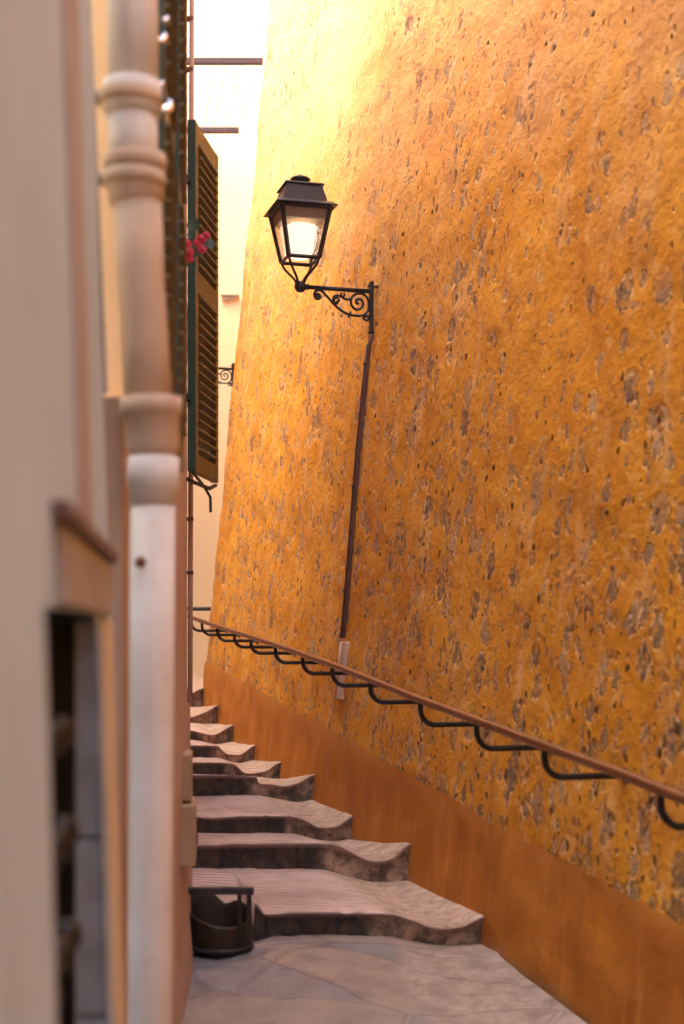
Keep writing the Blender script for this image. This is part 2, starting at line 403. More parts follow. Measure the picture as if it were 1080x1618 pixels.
# ================================================================ THE SETTING
# lane geometry: the rubble wall runs along D, the lane climbs with it, the wall leans back as it rises
X0, KX, KZ, ZB, BAT = 2.2, .2813, .0836, -1.769, .096
PERP = Vector((.963, .27, 0)); DIR = Vector((-.2707, .9627, 0))
def base(Y): return Vector((X0 - KX * Y, Y, ZB + KZ * Y))
def wallpt(Y, h, out=0.0):           # out > 0 stands off the wall into the lane
    b = base(Y)
    return b + Vector((.963 * BAT * h, .27 * BAT * h, h)) - PERP * out
def wall_at(px, py, out=0.0):        # where the sight line meets the wall face
    Y = 8.0
    for _ in range(40):
        p = P(px, py, Y)
        # signed distance
        h = p.z - base(Y).z
        q = wallpt(Y, h, out)
        f = (q.x + KX * q.y) - (p.x + KX * p.y)
        Y += f / .35
    return P(px, py, Y)

# plan of the rubble wall: (distance along, x, y, base z)
plan = []
for Y in fr(-7.5, 11.9, 380): b = base(Y); plan.append((b.x, b.y, b.z, 0))
cor = base(12.1); plan.append((cor.x, cor.y, cor.z, .0)); plan.append((cor.x + .02, cor.y + .08, cor.z + .01, 0))
Xe = lambda Y: (322 - CX) / F * Y
for Y in fr(12.4, 16.7, 40): plan.append((Xe(Y), Y, -.80, 0))
acc = [0.0]
for a, b in zip(plan, plan[1:]): acc.append(acc[-1] + math.hypot(b[0] - a[0], b[1] - a[1]))
hs = fr(-.6, 8.0, 200)
def disp(x, y, h): return .016 * nz(x * 1.3, y * 1.3, h * 1.3 + 5) + .010 * nz(x, y, h, 4.0) + .006 * nz(x, y, h, 9.0)
def wallgrid(i, h):
    x, y, z, _ = plan[i]
    n = 1.0
    d = disp(x, y, h)
    c = (.963, .27) if y < 12.1 else (.995, .1)
    if y > 11.7 and y < 12.5:
        d += .02 * nz(1, 2, h, 1.7) + .012 * nz(3, 2, h, 5)
    return Vector((x + c[0] * (BAT * h + d), y + c[1] * (BAT * h + d), z + h))
mb = MB(); idx = list(range(len(plan)))
mb.grid(lambda i, h: wallgrid(i, h), idx, hs)
for k, v in mb.uv.items(): mb.uv[k] = (acc[v[0]], v[1])
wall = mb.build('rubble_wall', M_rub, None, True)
tag(wall, 'tall leaning ochre wall of rough render with grey stones showing through', 'wall')
# plinth band, a few millimetres proud with a ragged top edge
mb = MB()
ys = fr(-1.5, 12.09, 700)
def pl(Y, t):
    top = .52 + .014 * nz(Y, 0, 3, 2.2) + .012 * nz(Y, 0, 3, 9) + .006 * nz(Y, 0, 3, 30)
    h = lerp(-.6, top, t); b = base(Y)
    k = .35 + .65 * min(1, (top - h) / .12)
    o = .002
    return wallpt(Y, h, o + .003 + .006 * (1 - k) - disp(b.x, b.y, h) * k - disp(b.x, b.y, h) * (1 - k))
mb.grid(pl, ys, fr(0, 1, 20))
L0 = -1.5
for k, v in mb.uv.items(): mb.uv[k] = ((v[0] - L0) * 1.04, lerp(-.6, .52, v[1]))
mb.build('painted_plinth', M_pl, wall, True)

# ---- lane and steps. Each row: right-end px, [(px, y of the nosing), ...], [(px, y of the foot), ...], depth at left, depth at right
S = [
 ([(250,1432),(309,1430),(404,1428),(418,1443),(457,1441),(547,1442),(620,1444),(652,1453),(689,1466),(726,1464),(759,1449),(775,1440)],
  [(250,1491),(409,1488),(441,1480),(547,1478),(620,1481),(652,1488),(694,1495),(758,1492),(775,1490)], 5.62, 5.80),
 ([(250,1336),(309,1335),(388,1333),(504,1332),(536,1336),(568,1353),(594,1361),(620,1355),(639,1338),(655,1326)],
  [(250,1373),(317,1373),(504,1374),(547,1385),(589,1394),(640,1393),(655,1392)], 6.62, 6.72),
 ([(250,1290),(309,1290),(335,1292),(378,1289),(457,1289),(478,1294),(504,1307),(531,1305),(553,1291),(568,1282)],
  [(250,1317),(312,1317),(457,1317),(494,1326),(525,1330),(549,1327),(568,1326)], 7.25, 7.65),
 ([(200,1224),(306,1224),(404,1227),(409,1237),(430,1239),(451,1242),(473,1236),(490,1226),(505,1218)],
  [(200,1258),(306,1258),(404,1257),(441,1263),(467,1267),(487,1264),(505,1262)], 8.15, 8.5),
 ([(200,1204),(304,1204),(367,1206),(387,1221),(417,1219),(436,1207),(450,1200)],
  [(200,1223),(306,1223),(408,1228),(437,1232),(450,1232)], 8.75, 9.3),
 ([(200,1177),(302,1177),(342,1178),(358,1191),(379,1192),(397,1180),(412,1171)],
  [(200,1197),(302,1197),(342,1198),(375,1205),(396,1202),(412,1201)], 9.5, 10.1),
 ([(200,1154),(300,1154),(333,1161),(345,1158),(362,1148),(378,1140)],
  [(200,1169),(300,1169),(337,1175),(362,1173),(378,1172)], 10.2, 10.88),
 ([(200,1133),(300,1133),(321,1126),(338,1117),(352,1110)],
  [(200,1142),(300,1142),(338,1144),(352,1144)], 11.0, 11.45),
 ([(200,1098),(300,1096),(312,1090),(325,1084)],
  [(200,1117),(300,1117),(310,1117),(325,1117)], 11.9, 12.1),
]
UN = 200
def edge_pts(pts, dl, dr):
    xs = [p[0] for p in pts]; out = []
    for i in range(UN + 1):
        u = i / UN; px = lerp(xs[0], xs[-1], u); Y = lerp(dl, dr, max(0, min(1, (px - 300) / (xs[-1] - 300))))
        out.append(P(px, sinterp(pts, px), Y))
    return out
rows = [(edge_pts(a, l, r), edge_pts(b, l, r)) for a, b, l, r in S]
# first step turns towards the viewer behind the tub
for i in range(UN + 1):
    px = lerp(250, 775, i / UN)
    t = max(0, min(1, (410 - px) / 110)); dy = 0
    for j in (0, 1):
        v = rows[0][j][i]; Yn = v.y + dy; z = v.z if j == 0 else v.z
        rows[0][j][i] = Vector((v.x, Yn, (-1.155 if px < 400 else v.z) if j == 0 else (v.z * (Yn / v.y))))
top_z = -.52
stair = empty('stone_staircase', (-.1, 8.5, -1.2), 'worn stone steps climbing the lane, each curling up where it meets the ochre wall', 'stairs')
SO = Vector((-.1, 8.5, -1.2))
for k, (nose, foot) in enumerate(rows):
    if k + 1 < len(rows): back = [v + Vector((0, .03, 0)) for v in rows[k + 1][1]]
    else: back = [Vector((lerp(-3.2, -1.30, i / UN), 16.9, top_z)) for i in range(UN + 1)]
    # resample the back edge so that it meets the wall line
    us = fr(0, 1, UN); nv = 16 if k < 8 else 40
    def tread(u, v, nose=nose, back=back, k=k):
        i = min(UN, int(round(u * UN))); a, b = nose[i], back[i]
        p = a.lerp(b, v)
        p.z += .006 * nz(p.x, p.y, 0, 5) * min(1, v * 6) - .008 * math.sin(math.pi * min(1, max(0, u))) * math.sin(math.pi * v)
        if v == 0: p.y += .012 + .012 * nz(p.x * 9, k, 2) + .006 * nz(p.x * 31, k, 7); p.z += -.003 + .006 * nz(p.x * 6, k, 5) + .005 * nz(p.x * 24, k, 9)
        return p - SO
    mb = MB(); mb.grid(tread, us, [0, .015, .03] + fr(.06, 1, nv))
    st = mb.build('step', M_tr, stair, True)
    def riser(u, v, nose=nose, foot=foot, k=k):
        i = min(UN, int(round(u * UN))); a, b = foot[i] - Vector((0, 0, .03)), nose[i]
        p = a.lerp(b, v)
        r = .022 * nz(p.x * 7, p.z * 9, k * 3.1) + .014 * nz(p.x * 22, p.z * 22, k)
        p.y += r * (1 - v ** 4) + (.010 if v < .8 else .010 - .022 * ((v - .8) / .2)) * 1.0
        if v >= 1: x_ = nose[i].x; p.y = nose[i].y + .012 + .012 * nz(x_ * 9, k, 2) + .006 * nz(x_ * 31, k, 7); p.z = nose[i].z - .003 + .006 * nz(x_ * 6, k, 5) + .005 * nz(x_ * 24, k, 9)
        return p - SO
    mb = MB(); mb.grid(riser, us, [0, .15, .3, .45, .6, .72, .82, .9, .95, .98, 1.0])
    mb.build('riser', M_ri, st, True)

# lane paving in front of the first step
foot1 = rows[0][1]
LIP = [(-1.0, 5.5), (-.62, 5.45), (-.56, 5.2), (-.461, 4.95), (-.375, 4.96), (-.296, 5.13), (-.225, 5.34), (-.146, 5.47), (-.05, 5.6)]
def f1y(x): return 5.6
def lane(u, t):
    i = min(UN, int(round(u * UN))); f = foot1[i] + Vector((0, .05, 0)); Y = lerp(-7.5, f.y, t)
    xr = X0 - KX * Y + .02; xl = -1.25 - .107 * min(0, Y)
    x = lerp(lerp(xl, xr, u), f.x, max(0, (t - .88) / .12) ** 2)
    z = ZB + KZ * Y + .0 - .028 * math.sin(math.pi * min(1, max(0, (u - .58) / .42))) * 1.0 + .01 * math.sin(math.pi * min(1, u / .7))
    w = max(0, (t - .86) / .14); w = w * w * (3 - 2 * w)
    z = lerp(z, f.z, w)
    z += .006 * nz(x, Y, 0, 3) + .004 * nz(x, Y, 0, 8)
    if -1.0 < x < -.05 and Y > 4.7:          # worn curved drain lip below the tub
        yc = sinterp(LIP, x); f = max(0, min(1, (Y - yc) / .05)); z += .016 * f * f * (3 - 2 * f) * max(0, min(1, (-.10 - x) / .1)) * max(0, min(1, (f1y(x) - Y) / .15))
    return Vector((x, Y, z))
mb = MB(); mb.grid(lane, fr(0, 1, UN), fr(0, .75, 40) + fr(.7512, 1, 240))
tag(mb.build('path', M_pav, None, True), kind='structure')
mb = MB(); mb.box((0, 5, -3.2), (60, 60, .4)); tag(mb.build('ground', M_ground), kind='structure')

# ---- house across the head of the lane
yb = 16.45
mb = MB()
mb.box((-1.5, yb + 2.5, 2.5), (9, 5, 14)); back = mb.build('cream_house', M_back)
tag(back, 'pale cream house wall closing the head of the lane', 'building')
# small vent strip on it
mb = MB(); a = P(350, 473, yb - .03); b = P(376, 468, yb - .03)
for i in range(6):
    c = a.lerp(b, (i + .5) / 6); mb.box(c, (.022, .03, .035))
mb.box((a + b) / 2 + Vector((0, 0, .028)), (.21, .05, .014))
mb.build('vent_grille', simple('weathered_vent', (.45, .33, .2), (.3, .2, .12), 20), back)

mb = MB(); mb.box((2, -9.3, 1.3), (9, 3.2, 8)); tag(mb.build('sky_blocker_house', simple('brown_render', (.4, .28, .2), (.34, .22, .15), 2)), 'unseen brown house added behind the viewer to block sky light', 'building')  # unseen house added behind the camera to keep sky light out

# ---- left: tall house beyond the gap, built as a solid with a bent face
facepx = [(3.10, 224), (3.9, 250), (4.3, 266), (5.0, 285), (5.6, 292), (6.3, 293.5), (8.4, 295)]
def w2x(Y): return (interp(facepx, Y) - CX) / F * Y
HS, HN = 5.0, 7.4
house = empty('tan_house', (-1.2, 5, -1.7), 'tan pink rendered house with open louvred shutters on the left of the lane', 'building')
HO = Vector((-1.2, 5, -1.7))
hz = fr(-2.4, HS, 60)
def w2(Y, z):
    fl = .035 * max(0, min(1, (-.95 - z) / .5)) * max(0, min(1, (Y - 4.2) / 1)) + .018 * max(0, min(1, (-.3 - z) / .1)) * max(0, min(1, (Y - 4.6) / .6))
    return Vector((w2x(Y) + fl + .004 * nz(Y, z, 1, 3), Y, z)) - HO
mb = MB(); mb.grid(w2, fr(3.10, 8.4, 90), hz)
n0 = mb
mb.grid(w2, fr(3.10, 5.5, 12), [HS, HN])
mb.build('wall', M_w2, house, True)
mb = MB()
xa, xb = w2x(3.10), w2x(8.4)
mb.add([Vector(v) - HO for v in ((xa, 3.10, -2.4), (-5, 3.10, -2.4), (-5, 3.10, HN), (xa, 3.10, HN))], [(0, 1, 2, 3)], 0)
mb.build('end_wall', M_w2end, house)
mb = MB()
mb.add([Vector(v) - HO for v in ((xb, 8.4, -2.4), (-5, 8.4, -2.4), (-5, 8.4, HS), (xb, 8.4, HS), (-5, 3.10, -2.4), (-5, 3.10, HS))], [(1, 0, 3, 2), (4, 1, 2, 5)], 0)
xm = w2x(5.5)
mb.add([Vector(v) - HO for v in ((xm, 5.5, HS), (-5, 5.5, HS), (-5, 5.5, HN), (xm, 5.5, HN), (-5, 3.1, HS), (-5, 3.1, HN))], [(1, 0, 3, 2), (4, 1, 2, 5)], 0)
mb.build('rear_wall', M_w2, house)
mb = MB()
mb.box(Vector((-2.85, 6.98, HS + .09)) - HO, (4.5, 2.94, .16)); mb.box(Vector((-2.8, 4.3, HN + .09)) - HO, (4.7, 2.5, .16)); mb.build('roof', simple('terracotta_roof', (.4, .17, .09), (.3, .12, .06), 9), house)
# low wall further left that carries the drying beams
mb = MB(); mb.box((-3.45, 12.6, 2.3), (.5, 8.4, 9.8)); tag(mb.build('courtyard_wall', M_w2), 'pale courtyard wall behind the tan house carrying the drying beams', 'wall')

mb = MB()
mb.hexa([Vector(v) - HO for v in ((-.9, 2.93, -2.4), (w2x(3.1) - .03, 3.02, -2.4), (w2x(3.1) - .02, 3.2, -2.4), (-.9, 3.2, -2.4))],
        [Vector(v) - HO for v in ((-.9, 2.93, .50), (w2x(3.1) - .03, 3.02, .50), (w2x(3.1) - .02, 3.2, .50), (-.9, 3.2, .50))])
mb.build('low_gap_fill', M_w2, house)  # added block closing the gap low down, keeping sun off the pipe

# ---- left, nearest: beige plastered wall with a grilled window
def w1x(Y, z): return -.149 - .107 * Y - .030 * (z + .1)
W1E = 2.72
wz0, wz1 = -2.2, .028            # window bottom (out of view) and top
wy0, wy1 = 1.50, 2.30
mb = MB()
def w1(Y, z): return Vector((w1x(Y, z) + .002 * nz(Y, z, 1, 4), Y, z))
ZT = 8.2
mb.grid(w1, fr(-7.5, wy0, 60), fr(-2.4, ZT, 60))
mb.grid(w1, fr(wy0, wy1, 8), fr(wz1, ZT, 50))
mb.grid(w1, fr(wy1, W1E, 8), fr(-2.4, ZT, 60))
def tk(z): return .10
mb.add([w1(W1E, -2.4), w1(W1E, ZT), w1(W1E, ZT) + Vector((-.16, -.02, 0)), w1(W1E, -2.4) + Vector((-.16, -.02, 0))], [(0, 1, 2, 3)])
mb.add([w1(W1E, -2.4) + Vector((-.16, -.02, 0)), w1(W1E, ZT) + Vector((-.16, -.02, 0)), w1(-7.5, ZT) + Vector((-.16, 0, 0)), w1(-7.5, -2.4) + Vector((-.16, 0, 0))], [(0, 1, 2, 3)])
mb.add([w1(W1E, ZT), w1(-7.5, ZT), w1(-7.5, ZT) + Vector((-.16, 0, 0)), w1(W1E, ZT) + Vector((-.16, -.02, 0))], [(0, 1, 2, 3)])
mb.uv = None
def blk(x0, x1, y0, y1, z0, z1): mb.box(((x0 + x1) / 2, (y0 + y1) / 2, (z0 + z1) / 2), (x1 - x0, y1 - y0, z1 - z0))
blk(-1.05, -.66, 2.60, 2.87, -2.4, ZT - .01)  # unseen pier added behind the corner to shade the drainpipe
near = mb.build('plastered_wall', M_near, None, False)
tag(near, 'blurred beige plastered wall filling the left edge with a barred window low down', 'wall')
# render band
mb = MB()
def slab(mb, y0, y1, z0, z1, t, dz=0):
    b = [w1(y0, z0), w1(y1, z0), w1(y1, z0) + Vector((t, 0, 0)), w1(y0, z0) + Vector((t, 0, 0))]
    T = [w1(y0, z1), w1(y1, z1 + dz), w1(y1, z1 + dz) + Vector((t, 0, 0)), w1(y0, z1) + Vector((t, 0, 0))]
    mb.hexa(b, T)
slab(mb, 1.98, 2.22, .153, ZT - .1, .007); mb.build('render_band', M_neartrim, near)
mb = MB()
mb.hexa([P(140, 622, 2.76), P(170, 622, 2.75), P(168, 622, 2.77), P(140, 622, 2.77)], [P(110, -120, 2.76), P(138, -120, 2.75), P(136, -120, 2.77), P(110, -120, 2.77)])
mb.build('corner_bead', M_neartrim, near)
mb = MB(); slab(mb, 1.62, 2.62, .032, .125, .012); mb.build('lintel', M_lintel, near, False, .004)
mb = MB(); slab(mb, 1.60, 2.66, .129, .150, .022); mb.build('drip_moulding', simple('brown_moulding', (.17, .09, .06), (.1, .05, .04), 12), near, False, .004)
mb = MB()     # jamb blocks on the far side of the window
for j, (z0, z1) in enumerate(((-.33, .020), (-.62, -.335), (-.95, -.625), (-1.3, -.955), (-1.8, -1.305))):
    b = [w1(wy1, z0) + Vector((-.125, .012, 0)), w1(wy1, z0) + Vector((.004, .006, 0)), w1(wy1 + .10, z0) + Vector((.004, 0, 0)), w1(wy1 + .1, z0) + Vector((-.125, 0, 0))]
    mb.hexa(b, [v + Vector((-.03 * (z1 - z0), 0, z1 - z0)) for v in b])
mb.build('window_jamb', M_stone, near, False, .004)
mb = MB(); slab(mb, 2.44, W1E - .004, -2.3, .022, .006); mb.build('yellowed_strip', M_yellowed, near)
win = MB()
win.box((w1x(1.9, -.8) - .062, 1.9, -1.1), (.012, .78, 2.24), Matrix.Rotation(math.atan(.107), 3, 'Z'))
pane = win.build('window', M_dark, near)
g = MB()
for i, yy in enumerate((1.62, 1.80)):
    g.tube([(w1x(yy, z) - .035, yy, z) for z in fr(-1.9, .02, 8)], .009, 8)
for zz in (-.135, -.27, -.41, -.565, -.72):
    g.tube([(w1x(yy, zz) - .030, yy, zz + 0.0) for yy in fr(1.545, 1.93, 8)], .012, 8)
    for yy in (1.62, 1.80, 1.93): g.lathe([(0, -.024), (.022, -.018), (.027, 0), (.022, .018), (0, .024)], (w1x(yy, zz) - .032, yy, zz), 10)
g.build('window_grille', M_iron, pane, True)

# ---- near drainpipe on the corner
YP = 2.95
def pp(px, py, Y=YP): return P(px, py, Y)
dp = empty('drainpipe', pp(240, 1600), 'thick blurred off white drainpipe with a tan upper length running down the left corner', 'pipe')
DO = dp.location.copy()
def dpt(*a): return pp(*a) - DO
R = 41 / F * YP
mb = MB(); mb.tube([dpt(207, -260), dpt(209, 0), dpt(211, 132)], [R * .98] * 3, 28); mb.build('top_pipe', M_pipe, dp, True)
mb = MB(); mb.tube([dpt(209, 130), dpt(209, 132), dpt(208, 180), dpt(208, 182)], [R * 1.0, R * 1.13, R * 1.13, R * 1.0], 28); mb.build('collar', M_pipe, dp, True)
mb = MB(); mb.tube([dpt(208, 182), dpt(210, 225), dpt(212, 262)], [R * .98, R * .96, R * .96], 28); mb.build('short_pipe', M_pipe, dp, True)
mb = MB(); mb.tube([dpt(212, 246), dpt(212, 248), dpt(213, 270), dpt(213.2, 272), dpt(215, 316), dpt(216, 322)], [R * .95, R * 1.22, R * 1.22, R * 1.10, R * 1.08, R * .96], 28); mb.build('socket', M_pipet, dp, True)
mb = MB(); mb.tube([dpt(216, 318), dpt(221, 430), dpt(228, 540), dpt(235, 650)], [R * .95, R * .93, R * .92, R * .92], 28); mb.build('leaning_pipe', M_pipet, dp, True)
mb = MB(); mb.tube([dpt(238, 628), dpt(238, 630), dpt(239, 656), dpt(240, 658), dpt(241, 706), dpt(242, 722)], [R * .9, R * 1.20, R * 1.20, R * 1.08, R * 1.04, R * .86], 28); mb.build('elbow_socket', M_pipet, dp, True)
mb = MB(); mb.tube([dpt(242, 722), dpt(242, 724), dpt(242, 772), dpt(241, 774), dpt(240, 800)], [R * .9, R * 1.0, R * 1.0, R * .90, R * .88], 28)
mb.build('lower_socket', M_pipe, dp, True)
mb = MB(); mb.tube([dpt(241, 790), dpt(239, 1100), dpt(237, 1400), dpt(235, 2300)], [R * .86] * 4, 28); mb.build('lower_pipe', M_pipe, dp, True)
for (px, py) in ((206, 158), (212, 285)):
    c = pp(px, py) - DO
    mb = MB(); mb.tube([c + Vector((0, 0, -.014)), c + Vector((0, 0, .014))], [R * 1.2 if py != 890 else R * .93] * 2, 24)
    mb.box(c + Vector((-.07, -.01, 0)), (.10, .02, .025)); mb.build('bracket', M_pipet if py != 890 else M_pipe, dp, True)
mb = MB(); mb.lathe([(0, -.006), (.011, -.004), (.012, .004), (0, .008)], pp(222, 888, YP - .052) - DO, 10, M=Matrix.Rotation(math.radians(90), 3, 'X')); mb.build('rusty_bolt', M_rust, dp, True)

# ---- thin pipe standing off the tan house
tp = MB(); o = P(301, 1060, 7.2)
tp.tube([P(px, py, 7.2) - o for px, py in ((303, -120), (302, 200), (301.5, 600), (300.5, 900), (300, 1110))], .0125, 12)
t_ = tp.build('thin_wall_pipe', M_w2, None, True); t_.location = o
tag(t_, 'thin pinkish grey pipe standing just off the far edge of the tan house', 'pipe')
for py in (30, 110, 820, 905):
    mb = MB(); mb.box(P(298, py, 7.2) - o, (.045, .03, .018)); mb.build('pipe_clip', M_rust, t_)

# ================================================================ SHUTTERS
def leaf(name, loc, ang, w, h, panels, nsl, label, par=None):
    M = rotz(ang)
    e = empty(name, loc, label, 'shutter', 'louvred shutters folded open along the tan house', M)
    e.matrix_world = Matrix.Translation(Vector(loc)) @ M.to_4x4()
    t = .034; s = .058
    fb = MB()
    fb.box((s / 2, 0, h / 2), (s, t, h)); fb.box((w - s / 2, 0, h / 2), (s, t, h))
    zs = [0] + panels + [h]
    for i, z in enumerate(zs):
        rh = .10 if 0 < i < len(zs) - 1 else .085
        zc = min(max(z, rh / 2), h - rh / 2); fb.box((w / 2, 0, zc), (w - 2 * s - .002, t - .004, rh))
    fb.build('frame', M_shut, e, False, .003)
    g_ = MB(); g_.box((-.006, 0, h / 2), (.010, t + .004, h)); g_.build('green_edge', M_shutg, e, False, .002)
    sl = MB()
    for a, b in zip(zs, zs[1:]):
        a2, b2 = a + (.085 if a == 0 else .050), b - (.085 if b == h else .050)
        n = max(3, int(round((b2 - a2) / .044)))
        for k in range(n):
            z = lerp(a2, b2, (k + .5) / n)
            sl.box((w / 2, 0, z), (w - 2 * s + .01, .058, .008), Matrix.Rotation(math.radians(-6), 3, 'X'))
    sl.build('louvres', M_shut, e)
    for z in (.2 * h, .82 * h):
        hg = MB(); hg.tube([(.004, .012, z), (-.026, .012, z), (-.030, .012, z + .001), (-.030, .012, z + .03)], .011, 8)
        hg.build('hinge', M_iron, e)
    return e
A = P(303, 745, 6.5); ztop = 190
hB = (745 - 190) / F * 6.5
Bp = Vector((P(339.5, 760, 7.0).x, 7.0, 0)); v = Vector((Bp.x - A.x, Bp.y - A.y)); 
# local +x runs along the leaf away from the hinge
sB = leaf('shutter_leaf', (A.x, A.y, A.z), math.atan2(v.y, v.x), v.length, hB, [hB * .55], 0, 'green edged louvred shutter swung out furthest into the lane, dark stay hook below it')
st_ = MB(); st_.tube([(-.04, .02, -.035), (.05, .0, -.045), (.28, -.02, -.05), (.42, -.02, -.02)], .010, 8)
st_.tube([(.0, .0, .0), (.20, -.01, -.045), (.30, -.02, -.09), (.31, -.02, -.16)], .007, 8)
st_.build('stay_hook', M_iron, sB)
def leafY(name, y0, y1, off0, off1, z0, z1, label, panels):
    a = Vector((w2x(y0) + off0, y0, z0)); b = Vector((w2x(y1) + off1, y1, z0)); d = b - a
    return leaf(name, a, math.atan2(d.y, d.x), d.length, z1 - z0, panels, 0, label)
leafY('shutter_leaf', 3.25, 3.80, .026, .032, .50, 2.05, 'blurred olive louvred shutter leaf right behind the thick drainpipe', [.75])
leafY('shutter_leaf', 3.87, 4.44, .040, .022, .50, 2.05, 'narrow seen olive louvred leaf between the drainpipe shutter and the thin pipe', [.75])
# arched white window surround strip and catch between the leaves
mb = MB(); o = P(281, 292, 4.6); mb.box((0, 0, 0), (.03, .05, .05)); mb.lathe([(0, -.02), (.016, -.01), (.016, .01), (0, .02)], (.012, -.02, -.03), 10)
t_ = mb.build('shutter_catch', M_shutg); t_.location = Vector((w2x(4.6) + .015, 4.6, P(0, 292, 4.6).z)); tag(t_, 'small dark green iron catch on the wall beside the narrow olive shutter leaf', 'shutter catch')

# polished discs added for bright spots beside the pipe, tipped to mirror the sky
M_chrome = simple('sky_mirror_metal', (.95, .93, .9), (.9, .88, .85), 5, .12, 1, 0, .001)
for (px, py, w_, h_, lb) in ((264, 168, .026, .044, 'largest and lowest of the polished discs added for glints beside the thick drainpipe'),
                         (251, 131, .024, .018, 'polished disc added for a glint just above the largest one'),
                         (256, 60, .022, .034, 'middle one of the polished discs added for glints high beside the drainpipe'),
                         (261, 30, .017, .018, 'topmost small polished disc added for a glint beside the drainpipe')):
    m = MB(); Mx = Matrix.Rotation(math.radians(52), 3, 'X')
    m.lathe([(0, -.004), (w_ * .5, -.003), (w_ * .5, .003), (0, .004)], n=16, M=Mx)
    m.v = [(v[0], v[1] * h_ / w_, v[2] * h_ / w_) for v in m.v]
    o = P(px, py, 3.12); ob = m.build('glint_disc', M_chrome, None, True); ob.location = o
    tag(ob, lb, 'cable clip', 'mirror discs added for glints')

# geranium reaching out in front of the green edged shutter
gz = P(305, 385, 5.9)
ger = empty('geranium', (w2x(5.7), 5.7, gz.z - .12), 'geranium with red blooms and round leaves reaching out in front of the green edged shutter', 'plant')
GO = ger.location.copy()
mb = MB()
def q_(px, py, Y=5.9): return P(px, py, Y) - GO
mb.tube([Vector((-.03, 0, -.02)), q_(290, 430), q_(298, 400), q_(305, 362)], .004, 6)
mb.tube([q_(290, 430), q_(305, 400), q_(322, 392), q_(332, 388)], .003, 6)
mb.build('stem', M_leaf, ger)
def disc(c, r, nrm, wob, n=14):
    nrm = Vector(nrm).normalized(); a = nrm.orthogonal().normalized(); b = nrm.cross(a); vs = [c]
    for k in range(n):
        t = 2 * math.pi * k / n; rr = r * (1 + wob * math.sin(t * 5) + .1 * random.uniform(-1, 1))
        vs.append(c + a * math.cos(t) * rr + b * math.sin(t) * rr + nrm * random.uniform(.1, .3) * r)
    m = MB(); m.add(vs, [(0, 1 + k, 1 + (k + 1) % n) for k in range(n)]); return m
for (px, py, r) in ((305, 357, .030), (330, 386, .021), (312, 398, .022), (318, 378, .014), (300, 372, .014)):
    disc(q_(px, py), r, (random.uniform(-.3, .5), -1, random.uniform(-.1, .6)), .08).build('leaf', M_leaf, ger, True)
for (px, py, r) in ((294, 386, .016), (296, 398, .020), (293, 408, .013), (318, 378, .015), (326, 372, .012), (312, 384, .013), (319, 394, .014), (301, 410, .011)):
    m = MB(); c = q_(px, py, 5.86)
    for k in range(5):
        t = 2 * math.pi * k / 5; d = Vector((math.cos(t), -.5, math.sin(t))) * r * .7
        mm = disc(c + d, r * .75, (math.cos(t) * .4 + .1, -1, math.sin(t) * .4), 0, 8); m.add(mm.v, mm.f)
    m.build('blossom', M_petal, ger, True)

# ---- drying beams and lines
def beam(px0, px1, py, Y, th, xl, label, holes):
    z = (HY - py) / F * Y; xr = (px1 - CX) / F * Y; t = th / F * Y
    o = Vector(((xl + xr) / 2, Y, z)); e = MB(); e.box((0, 0, 0), (xr - xl, .05, t))
    ob = e.build('drying_beam', M_beam, None, False, .004); ob.location = o
    tag(ob, label, 'beam', 'beams carrying the drying lines')
    for px in holes:
        m = MB(); m.lathe([(0, -.03), (.013, -.03), (.013, -.024), (0, -.02)], P(px, py, Y) - o, 10, M=Matrix.Rotation(math.radians(90), 3, 'X'))
        m.build('bolt', M_bolt, ob)
    return ob
beam(312, 415, 97, 12.5, 9.5, -3.2, 'upper and longer of the two purple brown drying beams against the sky bright wall', (315, 336, 357, 380, 401))
beam(322, 377, 206, 14.22, 8.5, -3.2, 'lower and shorter of the two purple brown drying beams, its free end above the open shutter', (328, 348, 365))
for a, b, which in ((336, 318, 'leftmost cord'), (356, 333, 'second cord from the left'), (380, 354, 'third cord from the left'), (400, 371, 'rightmost cord, next to the ochre wall')):
    p0, p1 = P(a, 101, 12.5), P(b, 204, 14.22); pts = []
    for t in fr(0, 1, 12):
        q2 = p0.lerp(p1, t); q2.z -= .10 * 4 * t * (1 - t) * random.uniform(.85, 1.0); pts.append(q2 - p0)
    m = MB(); m.tube(pts, .0028, 6); ob = m.build('drying_line', M_rope, None, True); ob.location = p0
    tag(ob, which + ', strung slack between the two drying beams', 'cord', 'cords strung between the drying beams')

# ---- meter box on the tan house
o = Vector((w2x(5.0) + .02, 5.0, P(0, 1270, 5.0).z))
bx = empty('meter_box', o, 'narrow cream meter box with a rusty latch low on the tan house wall', 'meter box', M=rotz(math.radians(5)))
zc = lambda py: (1270 - py) / F * 5.0
mb = MB(); mb.box((0, .03, (zc(1190) + zc(1262)) / 2), (.040, .22, zc(1190) - zc(1262))); mb.build('upper_cover', M_box, bx, False, .004)
mb = MB(); mb.box((.006, 0, (zc(1266) + zc(1360)) / 2), (.056, .26, zc(1266) - zc(1360))); mb.build('lower_cover', M_box, bx, False, .005)
mb = MB(); mb.box((.036, -.06, zc(1322)), (.012, .03, .035)); mb.build('latch', M_rust, bx)
# dark door edge in the tan house, beside the thick pipe
mb = MB(); y0, y1 = 4.08, 4.16
mb.hexa([Vector((w2x(y0) + .006, y0, -1.35)) - HO, Vector((w2x(y1) + .006, y1, -1.35)) - HO, Vector((w2x(y1) - .02, y1, -1.35)) - HO, Vector((w2x(y0) - .02, y0, -1.35)) - HO],
        [Vector((w2x(y0) + .006, y0, -.17)) - HO, Vector((w2x(y1) + .006, y1, -.17)) - HO, Vector((w2x(y1) - .02, y1, -.17)) - HO, Vector((w2x(y0) - .02, y0, -.17)) - HO])
mb.build('door_edge', simple('maroon_door_edge', (.07, .03, .025), (.12, .06, .05), 12), house)

